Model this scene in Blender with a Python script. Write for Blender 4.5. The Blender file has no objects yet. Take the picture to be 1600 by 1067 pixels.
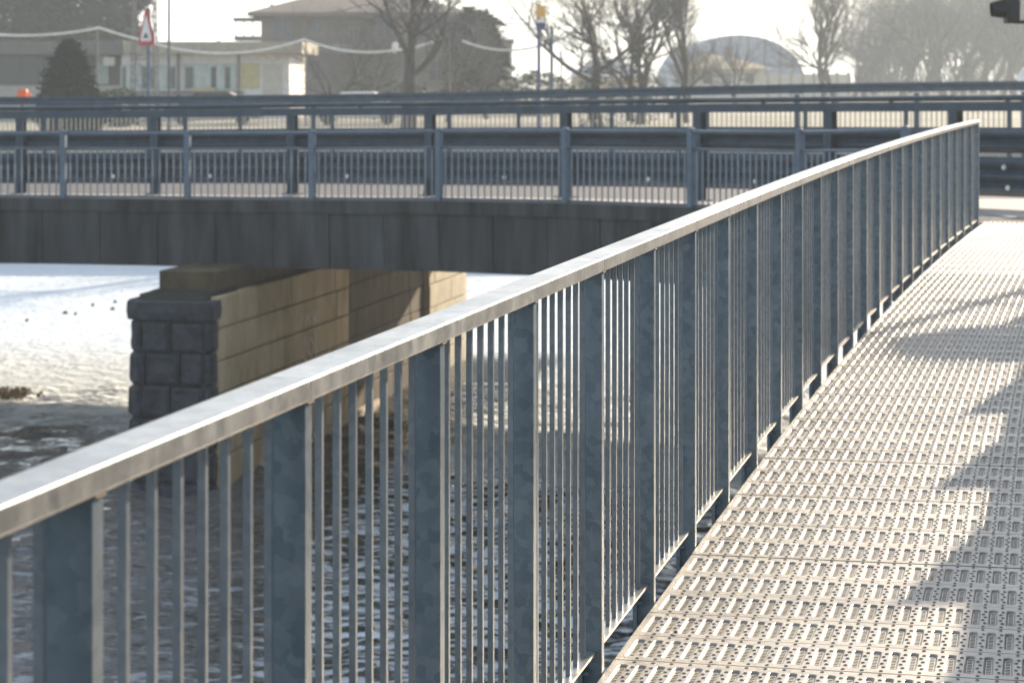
import bpy, bmesh, math, random
from mathutils import Vector, Matrix, noise
from mathutils.geometry import tessellate_polygon
R = math.radians
random.seed(7)
S = bpy.context.scene
C = S.collection
F = 3778.0; HZ = 121.0; ZC = 6.07          # lens in photo pixels, horizon row, eye height over the river
SUN_AZ, SUN_EL = 28.0, 19.2

# ---------------------------------------------------------------- camera
cam = bpy.data.cameras.new('camera'); camo = bpy.data.objects.new('camera', cam); C.objects.link(camo)
camo.location = (0, 0, ZC); camo.rotation_euler = (R(90), 0, 0)
cam.sensor_width = 36; cam.lens = 36 * F / 1600
cam.shift_y = -(533.5 - HZ) / 1600
cam.clip_start = 0.1; cam.clip_end = 9000
cam.dof.use_dof = True; cam.dof.focus_distance = 6.6; cam.dof.aperture_fstop = 8.5
S.camera = camo
# ---------------------------------------------------------------- world, sun, exposure
W = bpy.data.worlds.new('World'); S.world = W; W.use_nodes = True
wt = W.node_tree; bg = wt.nodes['Background']
sky = wt.nodes.new('ShaderNodeTexSky'); sky.sky_type = 'NISHITA'; sky.sun_disc = False
sky.sun_elevation = R(SUN_EL); sky.sun_rotation = R(SUN_AZ)
sky.air_density = 1.0; sky.dust_density = 1.2; sky.ozone_density = 3.0; sky.altitude = 200
hmix = wt.nodes.new('ShaderNodeMix'); hmix.data_type = 'RGBA'; hmix.inputs[0].default_value = .36
hmix.inputs[7].default_value = (5.2, 5.6, 5.9, 1)      # thin high cloud whitening the whole sky evenly
wt.links.new(sky.outputs[0], hmix.inputs[6]); wt.links.new(hmix.outputs[2], bg.inputs[0]); bg.inputs[1].default_value = 0.105
sl = bpy.data.lights.new('sun', 'SUN'); sl.energy = 4.9; sl.angle = R(0.9); sl.color = (1.0, 0.84, 0.64)
so = bpy.data.objects.new('sun', sl); C.objects.link(so)
sd = Vector((math.sin(R(SUN_AZ)) * math.cos(R(SUN_EL)), math.cos(R(SUN_AZ)) * math.cos(R(SUN_EL)), math.sin(R(SUN_EL))))
so.rotation_euler = sd.to_track_quat('Z', 'Y').to_euler(); so.location = sd * 60
S.view_settings.view_transform = 'Standard'; S.view_settings.look = 'None'
S.view_settings.exposure = 1.08; S.view_settings.gamma = 1; S.view_settings.use_curve_mapping = False
S.cycles.max_bounces = 8; S.cycles.volume_bounces = 1

# ---------------------------------------------------------------- helpers
def at(px, py, Y): return Vector(((px - 800) / F * Y, Y, ZC - (py - HZ) / F * Y))
class MB:
    def __init__(s): s.v = []; s.f = []; s.m = []
    def add(s, vs, fs, mi=0):
        o = len(s.v); s.v += [tuple(v) for v in vs]
        for f in fs: s.f.append(tuple(i + o for i in f)); s.m.append(mi)
    def box(s, a, b, M=None, mi=0, j=0, rnd=None):
        vs = [Vector((x, y, z)) for x in (a[0], b[0]) for y in (a[1], b[1]) for z in (a[2], b[2])]
        if j: vs = [v + Vector((rnd.uniform(-j, j), rnd.uniform(-j, j), rnd.uniform(-j, j))) for v in vs]
        if M: vs = [M @ v for v in vs]
        s.add(vs, [(0,1,3,2),(4,6,7,5),(0,4,5,1),(2,3,7,6),(0,2,6,4),(1,5,7,3)], mi)
    def tube(s, pts, rad, n=6, mi=0, caps=True):
        if not isinstance(rad, (list, tuple)): rad = [rad] * len(pts)
        pts = [Vector(p) for p in pts]; vs = []; fs = []
        for i, p in enumerate(pts):
            d = (pts[min(i+1, len(pts)-1)] - pts[max(i-1, 0)])
            d = d.normalized() if d.length > 1e-9 else Vector((0,0,1))
            u = d.cross(Vector((0,0,1)) if abs(d.z) < .9 else Vector((1,0,0))).normalized(); w = d.cross(u)
            for k in range(n):
                a = 2*math.pi*k/n; vs.append(p + (u*math.cos(a) + w*math.sin(a))*rad[i])
        for i in range(len(pts)-1):
            for k in range(n): fs.append((i*n+k, i*n+(k+1) % n, (i+1)*n+(k+1) % n, (i+1)*n+k))
        if caps: fs.append(tuple(range(n))[::-1]); fs.append(tuple((len(pts)-1)*n+k for k in range(n)))
        s.add(vs, fs, mi)
    def sweep(s, prof, frames, mi=0, closed=True):
        # prof: list of (t,z); frames: list of functions (t,z)->Vector
        n = len(prof); vs = [fr(t, z) for fr in frames for t, z in prof]; fs = []
        m = n if closed else n-1
        for i in range(len(frames)-1):
            for k in range(m): fs.append((i*n+k, i*n+(k+1) % n, (i+1)*n+(k+1) % n, (i+1)*n+k))
        s.add(vs, fs, mi)
        if closed: s.add(vs[:n], [tuple(range(n))[::-1]], mi); s.add(vs[-n:], [tuple(range(n))], mi)
    def mesh(s, name, mats, smooth=False, fix=True):
        me = bpy.data.meshes.new(name); me.from_pydata(s.v, [], s.f)
        for m in (mats if isinstance(mats, (list, tuple)) else [mats]): me.materials.append(m)
        if len(me.materials) > 1: me.polygons.foreach_set('material_index', s.m)
        if fix:
            bm = bmesh.new(); bm.from_mesh(me); bmesh.ops.recalc_face_normals(bm, faces=bm.faces); bm.to_mesh(me); bm.free()
        if smooth: me.polygons.foreach_set('use_smooth', [True]*len(me.polygons))
        me.update(); return me
    def obj(s, name, mats, parent=None, smooth=False, bevel=0, fix=True):
        return link(name, s.mesh(name, mats, smooth, fix), parent, bevel=bevel)
def link(name, me, parent=None, M=None, bevel=0):
    o = bpy.data.objects.new(name, me); C.objects.link(o)
    if parent:
        o.parent = parent; o.matrix_parent_inverse = Matrix.Identity(4)
        pm = parent.matrix_basis if not parent.parent else parent.parent.matrix_basis @ parent.matrix_basis
        o.matrix_basis = pm.inverted() @ (M or Matrix.Identity(4))
    elif M: o.matrix_basis = M
    if bevel:
        b = o.modifiers.new('bevel', 'BEVEL'); b.width = bevel; b.segments = 2; b.limit_method = 'ANGLE'
    return o
def tag(o, label, cat, group=None, kind=None):
    if label: o['label'] = label
    if cat: o['category'] = cat
    if group: o['group'] = group
    if kind: o['kind'] = kind
    return o
def thing(name, label, cat, loc=(0,0,0), rz=0, group=None):
    o = bpy.data.objects.new(name, None); C.objects.link(o); o.empty_display_size = .3
    o.location = loc; o.rotation_euler = (0, 0, rz)
    o.matrix_basis = Matrix.Translation(loc) @ Matrix.Rotation(rz, 4, 'Z')
    return tag(o, label, cat, group)

# ---------------------------------------------------------------- materials
def mat(name, col, rough=.6, metal=0, var=.15, scale=4, bump=0, bscale=30, col2=None, stretch=(1,1,1), spec=.5, coords='Object', detail=5):
    m = bpy.data.materials.new(name); m.use_nodes = True; t = m.node_tree; p = t.nodes['Principled BSDF']
    p.inputs['Roughness'].default_value = rough; p.inputs['Metallic'].default_value = metal
    p.inputs['Specular IOR Level'].default_value = spec
    tc = t.nodes.new('ShaderNodeNewGeometry'); mp = t.nodes.new('ShaderNodeMapping'); mp.inputs['Scale'].default_value = stretch
    t.links.new(tc.outputs['Position'], mp.inputs[0])
    nz = t.nodes.new('ShaderNodeTexNoise'); nz.inputs['Scale'].default_value = scale; nz.inputs['Detail'].default_value = detail
    nz.inputs['Roughness'].default_value = .65
    t.links.new(mp.outputs[0], nz.inputs[0])
    rp = t.nodes.new('ShaderNodeValToRGB'); rp.color_ramp.elements[0].position = .3; rp.color_ramp.elements[1].position = .7
    c2 = col2 or tuple(c*(1+var) for c in col); c1 = tuple(c*(1-var) for c in col) if not col2 else col
    rp.color_ramp.elements[0].color = (*c1, 1); rp.color_ramp.elements[1].color = (*c2, 1)
    t.links.new(nz.outputs['Fac'], rp.inputs[0]); t.links.new(rp.outputs[0], p.inputs['Base Color'])
    if bump:
        n2 = t.nodes.new('ShaderNodeTexNoise'); n2.inputs['Scale'].default_value = bscale; n2.inputs['Detail'].default_value = 6
        t.links.new(mp.outputs[0], n2.inputs[0])
        b = t.nodes.new('ShaderNodeBump'); b.inputs['Strength'].default_value = bump; b.inputs['Distance'].default_value = .02
        t.links.new(n2.outputs['Fac'], b.inputs['Height']); t.links.new(b.outputs[0], p.inputs['Normal'])
    return m
def galv(name, c1, c2, rough=.42, metal=.55, sc=26, streak=.35, dirt=.82):
    m = bpy.data.materials.new(name); m.use_nodes = True; t = m.node_tree; p = t.nodes['Principled BSDF']
    g = t.nodes.new('ShaderNodeNewGeometry')
    dn = t.nodes.new('ShaderNodeTexNoise'); dn.inputs['Scale'].default_value = 60; t.links.new(g.outputs['Position'], dn.inputs[0])
    vm = t.nodes.new('ShaderNodeVectorMath'); vm.operation = 'MULTIPLY_ADD'; vm.inputs[1].default_value = (.02, .02, .02)
    t.links.new(dn.outputs['Color'], vm.inputs[0]); t.links.new(g.outputs['Position'], vm.inputs[2])
    v = t.nodes.new('ShaderNodeTexVoronoi'); v.inputs['Scale'].default_value = sc; t.links.new(vm.outputs[0], v.inputs[0])
    bw = t.nodes.new('ShaderNodeRGBToBW'); t.links.new(v.outputs['Color'], bw.inputs[0])
    mp = t.nodes.new('ShaderNodeMapping'); mp.inputs['Scale'].default_value = (9, 9, 1.2); t.links.new(g.outputs['Position'], mp.inputs[0])
    nz = t.nodes.new('ShaderNodeTexNoise'); nz.inputs['Scale'].default_value = 2.2; nz.inputs['Detail'].default_value = 6
    t.links.new(mp.outputs[0], nz.inputs[0])
    mx = t.nodes.new('ShaderNodeMix'); mx.data_type = 'FLOAT'; mx.inputs[0].default_value = 1-streak
    t.links.new(nz.outputs['Fac'], mx.inputs[2]); t.links.new(bw.outputs[0], mx.inputs[3])
    rp = t.nodes.new('ShaderNodeValToRGB'); rp.color_ramp.elements[0].position = .25; rp.color_ramp.elements[1].position = .75
    rp.color_ramp.elements[0].color = (*c1, 1); rp.color_ramp.elements[1].color = (*c2, 1)
    t.links.new(mx.outputs[0], rp.inputs[0])
    oi = t.nodes.new('ShaderNodeObjectInfo'); om = t.nodes.new('ShaderNodeMapRange'); om.inputs[3].default_value = .90; om.inputs[4].default_value = 1.06
    t.links.new(oi.outputs['Random'], om.inputs[0])
    ds = t.nodes.new('ShaderNodeTexNoise'); ds.inputs['Scale'].default_value = 3.3; ds.inputs['Detail'].default_value = 8; ds.inputs['Roughness'].default_value = .75
    t.links.new(g.outputs['Position'], ds.inputs[0]); dm = t.nodes.new('ShaderNodeMapRange'); t.links.new(ds.outputs['Fac'], dm.inputs[0])
    for i_, q_ in enumerate((.36, .56, dirt, 1.0)): dm.inputs[i_+1].default_value = q_
    ml = t.nodes.new('ShaderNodeMath'); ml.operation = 'MULTIPLY'; t.links.new(om.outputs[0], ml.inputs[0]); t.links.new(dm.outputs[0], ml.inputs[1])
    sc_ = t.nodes.new('ShaderNodeVectorMath'); sc_.operation = 'SCALE'; t.links.new(rp.outputs[0], sc_.inputs[0]); t.links.new(ml.outputs[0], sc_.inputs['Scale'])
    t.links.new(sc_.outputs[0], p.inputs['Base Color'])
    rr = t.nodes.new('ShaderNodeMapRange'); rr.inputs[3].default_value = rough-.08; rr.inputs[4].default_value = rough+.14
    t.links.new(nz.outputs['Fac'], rr.inputs[0]); t.links.new(rr.outputs[0], p.inputs['Roughness'])
    p.inputs['Metallic'].default_value = metal
    return m
M_rail = galv('galvanised_handrail', (.40,.385,.36), (.62,.59,.54), .33, .78, 50, .65, .66)
M_post = galv('galvanised_post', (.125,.165,.195), (.215,.255,.28), .42, .5, 40, .42)
M_weld = mat('rusty_weld', (.16,.11,.085), .9)
M_bar = galv('galvanised_bar', (.15,.175,.195), (.24,.26,.275), .42, .5, 60, .6)
M_plank = galv('galvanised_plank', (.32,.29,.25), (.45,.41,.355), .46, .38, 60, .7, .74)
M_under_deck = mat('dark_under_deck', (.03,.028,.025), .8)  # near-black so the plank slits read dark
M_paint = mat('blue_grey_paint', (.12,.165,.215), .45, .1, .2, 6)
M_wbar = mat('pale_bar_paint', (.24,.28,.32), .45, .1)  # paler than the railing's posts and rails
M_paint2 = mat('blue_grey_barrier_steel', (.055,.08,.105), .5, .3, .25, 5)
M_fence = mat('far_fence_paint', (.32,.33,.32), .5, .1)
M_refl = mat('reflector_white', (.8,.8,.75), .3)
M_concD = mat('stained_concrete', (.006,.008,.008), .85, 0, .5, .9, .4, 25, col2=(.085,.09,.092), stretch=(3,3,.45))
M_slab = mat('bridge_concrete', (.22,.21,.19), .85, bump=.2)
M_walk = mat('walkway_paving', (.42,.38,.34), .85, 0, .12, 2, .15)
M_asph = mat('asphalt', (.055,.055,.058), .85, 0, .2, 3, .2)
M_granite = mat('dark_granite', (.012,.015,.019), .8, 0, .5, 5, 1.0, 12, col2=(.062,.07,.085))
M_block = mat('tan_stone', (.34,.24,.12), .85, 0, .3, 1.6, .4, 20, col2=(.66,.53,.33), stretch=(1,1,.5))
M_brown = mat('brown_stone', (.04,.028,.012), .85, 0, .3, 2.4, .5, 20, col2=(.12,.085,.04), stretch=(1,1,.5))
M_pale = mat('pale_waterline', (.48,.41,.29), .85, 0, .2, 2.4, .3, 20)
M_moss = mat('moss_dark', (.012,.015,.010), .95, 0, .4, 6, 1, 20)
M_mortar = mat('mortar', (.04,.035,.028), .95)
M_chalk = mat('chalk_scribble', (.9,.88,.82), .9)
M_grass = mat('grass_ground', (.11,.12,.06), .95, 0, .3, .15, col2=(.36,.30,.25))
M_gravel = mat('quay_gravel', (.20,.15,.10), .95, 0, .25, 1.5, .4)
M_wallconc = mat('quay_wall_concrete', (.16,.15,.13), .9, 0, .3, 1, .3)
M_bark = mat('bark', (.075,.062,.05), .9, 0, .3, 3)
M_twig = mat('twig', (.125,.115,.105), .9, 0, .3, .6)
M_ivy = mat('ivy_leaf', (.018,.032,.015), .6, 0, .4, 2)
M_ever = mat('evergreen_leaf', (.022,.042,.028), .95, 0, .4, 1, spec=.1)
M_everD = mat('dark_conifer_leaf', (.012,.026,.016), .95, 0, .4, 1, spec=.1)
M_shrub = mat('shrub_leaf', (.06,.085,.03), .7, 0, .4, 1)
M_brick = mat('villa_wall', (.17,.14,.12), .9, 0, .25, .6)
M_roof = mat('roof_tiles', (.20,.15,.12), .9)
M_cream = mat('cream_render', (.55,.50,.42), .9)
M_beige = mat('beige_fascia', (.40,.34,.26), .9)
M_white = mat('white_paint', (.76,.72,.66), .7)
M_dim = mat('taupe_and_shade', (.16,.145,.13), .9)  # taupe, also holds the shade painted on the low building's left wing
M_yell = mat('yellow_shutter', (.55,.47,.24), .8)
M_ochre = mat('ochre_render', (.50,.38,.24), .9)
M_glass = mat('pane_glass', (.06,.08,.085), .12, 0, .1)
M_paneB = mat('dark_blue_pane', (.05,.07,.10), .2, 0, .1)
M_curt = mat('pale_curtain', (.50,.55,.49), .7)
M_hang = mat('hangar_sheet', (.33,.37,.44), .8)
M_red = mat('sign_red', (.45,.02,.03), .5)
M_black = mat('black_plastic', (.008,.009,.01), .5)
M_orange = mat('orange_paint', (.75,.13,.03), .5)
M_amber = mat('amber_panel', (.65,.36,.10), .6)
M_blueP = mat('blue_panel', (.07,.08,.14), .6)
M_rope = mat('white_rope', (.8,.76,.66), .7)
M_steel = mat('lattice_steel', (.16,.15,.15), .6, .3)
M_leafb = mat('dry_leaf', (.30,.18,.07), .8)

# ================================================================= river
def smooth(a, b, x):
    t = max(0, min(1, (x-a)/(b-a))); return t*t*(3-2*t)
def river_mat():
    m = bpy.data.materials.new('river_water'); m.use_nodes = True; t = m.node_tree; p = t.nodes['Principled BSDF']; L = t.links
    g = t.nodes.new('ShaderNodeNewGeometry'); sx = t.nodes.new('ShaderNodeSeparateXYZ'); L.new(g.outputs['Position'], sx.inputs[0])
    def nz(sc, st=(1,1,1), det=6, ro=.6, dist=0):
        mp = t.nodes.new('ShaderNodeMapping'); mp.inputs['Scale'].default_value = st; L.new(g.outputs['Position'], mp.inputs[0])
        n = t.nodes.new('ShaderNodeTexNoise'); n.inputs['Scale'].default_value = sc; n.inputs['Detail'].default_value = det
        n.inputs['Roughness'].default_value = ro; n.inputs['Distortion'].default_value = dist; L.new(mp.outputs[0], n.inputs[0]); return n.outputs['Fac']
    def ma(op, a, b=0, c=None):
        n = t.nodes.new('ShaderNodeMath'); n.operation = op; n.use_clamp = False
        for i, q in enumerate((a, b, c)):
            if q is None: continue
            if isinstance(q, (int, float)): n.inputs[i].default_value = q
            else: L.new(q, n.inputs[i])
        return n.outputs[0]
    def mr(v, a, b, c=0, d=1):
        n = t.nodes.new('ShaderNodeMapRange'); L.new(v, n.inputs[0])
        for i, q in enumerate((a, b, c, d)): n.inputs[i+1].default_value = q
        n.interpolation_type = 'SMOOTHSTEP'; return n.outputs[0]
    # distance past the near edge of the painted glare  (Y + .59 X > 37.2)
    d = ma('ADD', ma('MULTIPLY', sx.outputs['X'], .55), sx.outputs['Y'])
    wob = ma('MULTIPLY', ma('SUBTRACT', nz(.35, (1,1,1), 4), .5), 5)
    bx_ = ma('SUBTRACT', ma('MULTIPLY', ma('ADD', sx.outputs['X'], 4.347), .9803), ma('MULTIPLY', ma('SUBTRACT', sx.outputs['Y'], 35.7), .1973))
    pier_band = ma('MULTIPLY', mr(bx_, -.7, -.6), ma('SUBTRACT', 1, mr(bx_, 1.6, 2.6)))       # keeps the painted glare off the pier's dark reflection
    pier_band = ma('MULTIPLY', pier_band, ma('SUBTRACT', 1, mr(sx.outputs['Y'], 51, 54)))
    glare_zone = ma('MULTIPLY', mr(ma('ADD', d, wob), 36.2, 38.0), ma('SUBTRACT', 1, pier_band))  # glare of the bright sky, whitened into the water colour
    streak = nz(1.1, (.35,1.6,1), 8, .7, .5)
    glare = ma('MULTIPLY', glare_zone, mr(streak, .30, .56, .72, 1))
    side = ma('MAXIMUM', ma('MULTIPLY', mr(sx.outputs['X'], -4.2, -1.5, 0, .10), ma('SUBTRACT', 1, pier_band)), mr(ma('ADD', sx.outputs['Y'], sx.outputs['X']), 29.5, 25, 0, .03))
    glint = ma('MULTIPLY', mr(ma('ADD', nz(4.2, (.42,1.45,1), 5, .6, .1), side), .57, .66), ma('ADD', mr(nz(.35), .40, .60, .05, .22), ma('MULTIPLY', side, 8)))  # sky glints on the ripples, painted as pale flecks
    glare = ma('MAXIMUM', glare, ma('MULTIPLY', glint, .8))
    mixc = t.nodes.new('ShaderNodeMix'); mixc.data_type = 'RGBA'; L.new(glare, mixc.inputs[0])
    deep = t.nodes.new('ShaderNodeValToRGB'); L.new(nz(.5, (.5,1,1)), deep.inputs[0])
    deep.color_ramp.elements[0].position = .35; deep.color_ramp.elements[0].color = (.008,.015,.006,1)
    deep.color_ramp.elements[1].position = .7; deep.color_ramp.elements[1].color = (.03,.03,.02,1)
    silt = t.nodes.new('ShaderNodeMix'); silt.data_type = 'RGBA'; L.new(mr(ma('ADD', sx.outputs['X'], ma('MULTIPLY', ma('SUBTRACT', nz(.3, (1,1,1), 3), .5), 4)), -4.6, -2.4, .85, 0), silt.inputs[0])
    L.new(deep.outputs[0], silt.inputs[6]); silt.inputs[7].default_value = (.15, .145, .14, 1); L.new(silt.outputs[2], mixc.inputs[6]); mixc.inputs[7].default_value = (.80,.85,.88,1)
    # weed patches lying in the painted glare
    wd = ma('MULTIPLY', mr(nz(1.3, (.25,1.2,1), 8, .75), .66, .71), mr(nz(.22), .5, .62))
    mx2 = t.nodes.new('ShaderNodeMix'); mx2.data_type = 'RGBA'; L.new(wd, mx2.inputs[0]); L.new(mixc.outputs[2], mx2.inputs[6]); mx2.inputs[7].default_value = (.22,.16,.08,1)
    L.new(mx2.outputs[2], p.inputs['Base Color'])
    L.new(mr(glare, 0, 1, .05, .45), p.inputs['Roughness']); p.inputs['IOR'].default_value = 1.33
    h = ma('ADD', ma('MULTIPLY', nz(2.6, (.8,1.25,1), 2, .5, .3), 1), ma('MULTIPLY', nz(9, (.8,1.2,1), 3, .5), .4))
    b = t.nodes.new('ShaderNodeBump'); b.inputs['Strength'].default_value = 1; b.inputs['Distance'].default_value = .22
    L.new(h, b.inputs['Height']); L.new(b.outputs[0], p.inputs['Normal'])
    return m
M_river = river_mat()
rv = MB()
x0, x1, y0, y1, st = -14.0, 7.0, 20.0, 48.0, .15
nx = int((x1-x0)/st); ny = int((y1-y0)/st)
vs = []
for j in range(ny+1):
    for i in range(nx+1):
        x = x0+i*st; y = y0+j*st
        e = min(smooth(0,1,x-x0), smooth(0,1,x1-x), smooth(0,1,y-y0), smooth(0,1,y1-y))
        q = Vector((x*.8, y*1.7, 0))
        h = noise.noise(q*.9)*.08 + noise.noise(q*2.1+Vector((3,1,5)))*.075 + noise.noise(q*4.3)*.026
        vs.append((x, y, h*e))
rv.add(vs, [(j*(nx+1)+i, j*(nx+1)+i+1, (j+1)*(nx+1)+i+1, (j+1)*(nx+1)+i) for j in range(ny) for i in range(nx)])
for a, b in (((-90,-60),(x0,200)), ((x1,-60),(30,200)), ((x0,-60),(x1,y0)), ((x0,y1),(x1,200))):
    rv.add([(a[0],a[1],0),(b[0],a[1],0),(b[0],b[1],0),(a[0],b[1],0)], [(0,1,2,3)])
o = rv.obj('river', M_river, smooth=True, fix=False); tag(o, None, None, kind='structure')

# stones and weed poking out of the white water
rs = random.Random(3)
for i, (px, py, w) in enumerate([(102,490,.14),(176,484,.12),(180,473,.10),(145,478,.08),(64,617,.10),(42,502,.09),(60,620,.07),(118,492,.08)]):
    p = at(px, py, ZC*F/(py-HZ)); w *= .6; b = MB(); n = 7
    b.tube([p+Vector((0,0,-.1)), p+Vector((0,0,.02)), p+Vector((.01,0,.07))], [w, w*.9, w*.35], n)
    where = ['flat dark river stone, widest of the scattered ones left of the pier', 'dark stone in white water closest to the pier cap', 'small stone just above the dark stone near the pier',
             'tiny stone in a gap between two larger stones in white water', 'dark stone beside the brown weed bank', 'lone small stone far left in the white water', 'smallest stone touching the weed bank edge',
             'small pebble right beside the widest flat stone'][i]
    tag(b.obj('river_stone', M_moss), where, 'stone', 'stones in the white water left of the pier')
wb = MB()
for k in range(190):
    px = rs.gauss(14, 14); py = rs.gauss(620, 3.6); p = at(px, py, ZC*F/(py-HZ))
    a = rs.uniform(0, 6.28); l = rs.uniform(.05, .16); d = Vector((math.cos(a)*l, math.sin(a)*l, rs.uniform(0,.05)))
    wb.add([p+Vector((0,0,.03)), p+d+Vector((0,0,.05)), p+d*.5+Vector((.02,.05,.09))], [(0,1,2)])
tag(wb.obj('weed_bank', mat('dry_weed', (.25,.17,.08), .9), fix=False), 'brown dry weed stranded in the whitened river water at left', 'weed', kind='stuff')

# ================================================================= footbridge path
A0 = math.atan(830/F); DS = Vector((math.sin(A0), math.cos(A0), 0)); DT = Vector((math.cos(A0), -math.sin(A0), 0))
DECK = ZC - 1.563
def offs(s): return .00163*max(0, s-8.2)**2
def dz(s): return .03*smooth(8, 26, s)
def P(s, t, z=0):
    w = 2*.00163*max(0, s-8.2)
    n = DT - DS*w; n.normalize()
    return DS*s + DT*offs(s) + n*t + Vector((0, 0, DECK+dz(s)+z))
def ang(s): return -(A0 + 2*.00163*max(0, s-8.2))
def PM(s, t=0, z=0): return Matrix.Translation(P(s, t, z)) @ Matrix.Rotation(ang(s), 4, 'Z')   # local x = right, y = along
SEND = 26.1
fb = thing('footbridge', 'metal footbridge deck of perforated planks in the foreground', 'footbridge', P(10, 0, -.5))
# perforated plank cell
PW = .2925; CP = .05; NC = 34; TL = -1.108
def plank_mesh(detail):
    b = MB(); Lw = PW-.0055
    def ring(cx, cy, r, n, z, ph=0): return [Vector((cx+r*math.cos(2*math.pi*k/n+ph), cy+r*math.sin(2*math.pi*k/n+ph), z)) for k in range(n)]
    def stad(cx, y0, y1, r, z, n=4):
        o = []
        for k in range(n+1): a = math.pi*k/n; o.append(Vector((cx+r*math.cos(a), y1-r+r*math.sin(a), z)))
        for k in range(n+1): a = math.pi+math.pi*k/n; o.append(Vector((cx+r*math.cos(a), y0+r+r*math.sin(a), z)))
        return o
    def tess(loops, mi=0):
        bm = bmesh.new(); ed = []
        for l in loops:
            vv = [bm.verts.new(v) for v in l]; ed += [bm.edges.new((vv[i], vv[(i+1) % len(vv)])) for i in range(len(vv))]
        bmesh.ops.triangle_fill(bm, use_beauty=True, use_dissolve=False, edges=ed, normal=(0,0,1))
        bm.verts.index_update(); al = [v.co.copy() for v in bm.verts]
        b.add(al, [tuple(v.index for v in (f.verts if f.normal.z >= 0 else reversed(f.verts))) for f in bm.faces], mi); bm.free()
    def wall(l0, l1, mi=0):
        n = len(l0); b.add(l0+l1, [(k, (k+1) % n, n+(k+1) % n, n+k) for k in range(n)], mi)
    for i in range(1):
        xa = TL+i*CP; xb = xa+CP; cx = xa+.0165
        top = stad(cx, .037, .243, .0140, 0); mid = stad(cx, .041, .239, .0110, -.002); low = stad(cx, .044, .236, .0085, -.006)
        holes = []
        if detail:
            for s_, t_ in ((.062,.0032),(.10,-.0032),(.138,.0032),(.176,-.0032),(.212,.0032)): holes.append((xa+.0407+t_, s_))
            holes.append((xa+.0407, .018)); holes.append((xa+.0407, .268))
        hl = [ring(x, y, .0056, 6, 0) for x, y in holes]
        tess([[Vector((xa,0,0)), Vector((xb,0,0)), Vector((xb,Lw,0)), Vector((xa,Lw,0))], top] + hl)
        for (x, y), h0 in zip(holes, hl):
            h1 = ring(x, y, .0042, 6, .0026); h2 = ring(x, y, .0040, 6, -.004)
            wall(h0, h1); wall(h1, h2)
        wall(top, mid); wall(mid, low)
        if detail:
            sl = []
            for k in range(10):
                y = .054+k*.0172; sl.append([Vector((cx-.0060,y,-.006)), Vector((cx+.0060,y,-.006)), Vector((cx+.0060,y+.0085,-.006)), Vector((cx-.0060,y+.0085,-.006))])
            tess([low]+sl)
        else:
            tess([low])
    v0, f0 = list(b.v), list(b.f)
    for i in range(1, NC): b.add([(v[0]+i*CP, v[1], v[2]) for v in v0], f0)
    # flat lips and folded skirts
    xr = TL+NC*CP; xl = TL-.018
    b.add([(xl,0,0),(TL,0,0),(TL,Lw,0),(xl,Lw,0)], [(0,1,2,3)]); b.add([(xr,0,0),(xr+.02,0,0),(xr+.02,Lw,0),(xr,Lw,0)], [(0,1,2,3)])
    xr += .02
    for y in (0, Lw): b.add([(xl,y,0),(xr,y,0),(xr,y,-.05),(xl,y,-.05)], [(0,1,2,3)])
    for x in (xl, xr): b.add([(x,0,0),(x,Lw,0),(x,Lw,-.05),(x,0,-.05)], [(0,1,2,3)])
    return b.mesh('deck_plank', M_plank, fix=False)
pmA = plank_mesh(True); pmB = plank_mesh(False)
s = 6.41 - PW*10; k = 0
while s < SEND-.1:
    rr = random.Random(k)
    Mx = PM(s) @ Matrix.Translation((0, 0, rr.uniform(-.0012, .0012))) @ Matrix.Rotation(rr.uniform(-.0016,.0016), 4, 'X')
    link('deck_plank', pmA if s < 19 else pmB, fb, Mx)
    s += PW; k += 1
sweepS = [s*.87 for s in range(-1, 31)]
def frames(ss): return [(lambda t, z, s=s: P(s, t, z)) for s in ss]
fss = [q for q in [i*.5 for i in range(3, 53)]]
b = MB(); b.sweep([(-.98,-.09),(.6,-.09),(.6,-.42),(-.98,-.42)], frames(fss)); b.obj('slit_backing', M_under_deck, fb)  # unseen box added under the planks to darken their slits
b = MB(); b.sweep([(-1.10,-.052),(-1.03,-.052),(-1.03,-.088),(-1.10,-.088)], frames(fss)); b.obj('edge_angle', M_post, fb)
b = MB(); 
for s in [i*1.74+2.5 for i in range(14)]:
    b2 = MB(); b2.box((-1.05,-.03,-.2),(-.98,.03,-.09)); b2.obj('outrigger', M_under_deck, fb, bevel=.0).matrix_basis = fb.matrix_basis.inverted() @ PM(s)
# unseen right hand parapet, its crest shaped to cast the deck shadows
rp = thing('shade_parapet', 'unseen steel parapet right of the footbridge, gabled crest shaped to shade the deck', 'parapet', P(10, .63, -.1))
H0 = 1.10; per = 2.08
b = MB(); b.sweep([(.615,-.3),(.635,-.3),(.635,H0),(.615,H0)], frames([i*.5 for i in range(0, 45)])); b.obj('panel', M_paint, rp)  # face of the unseen shade parapet
tip = 7.232
for k in range(-2, 7):
    us = tip + 1.75 + k*per      # peak position along the bridge
    if us < 1: continue
    b = MB(); pr = [(us-.70, H0), (us+.62, H0), (us, H0+.285)]
    vs = [P(s_, t_, z_) for t_ in (.617, .633) for s_, z_ in pr]
    b.add(vs, [(0,1,2),(3,5,4),(0,3,4,1),(1,4,5,2),(2,5,3,0)]); b.obj('shade_crest', M_paint, rp)

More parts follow.
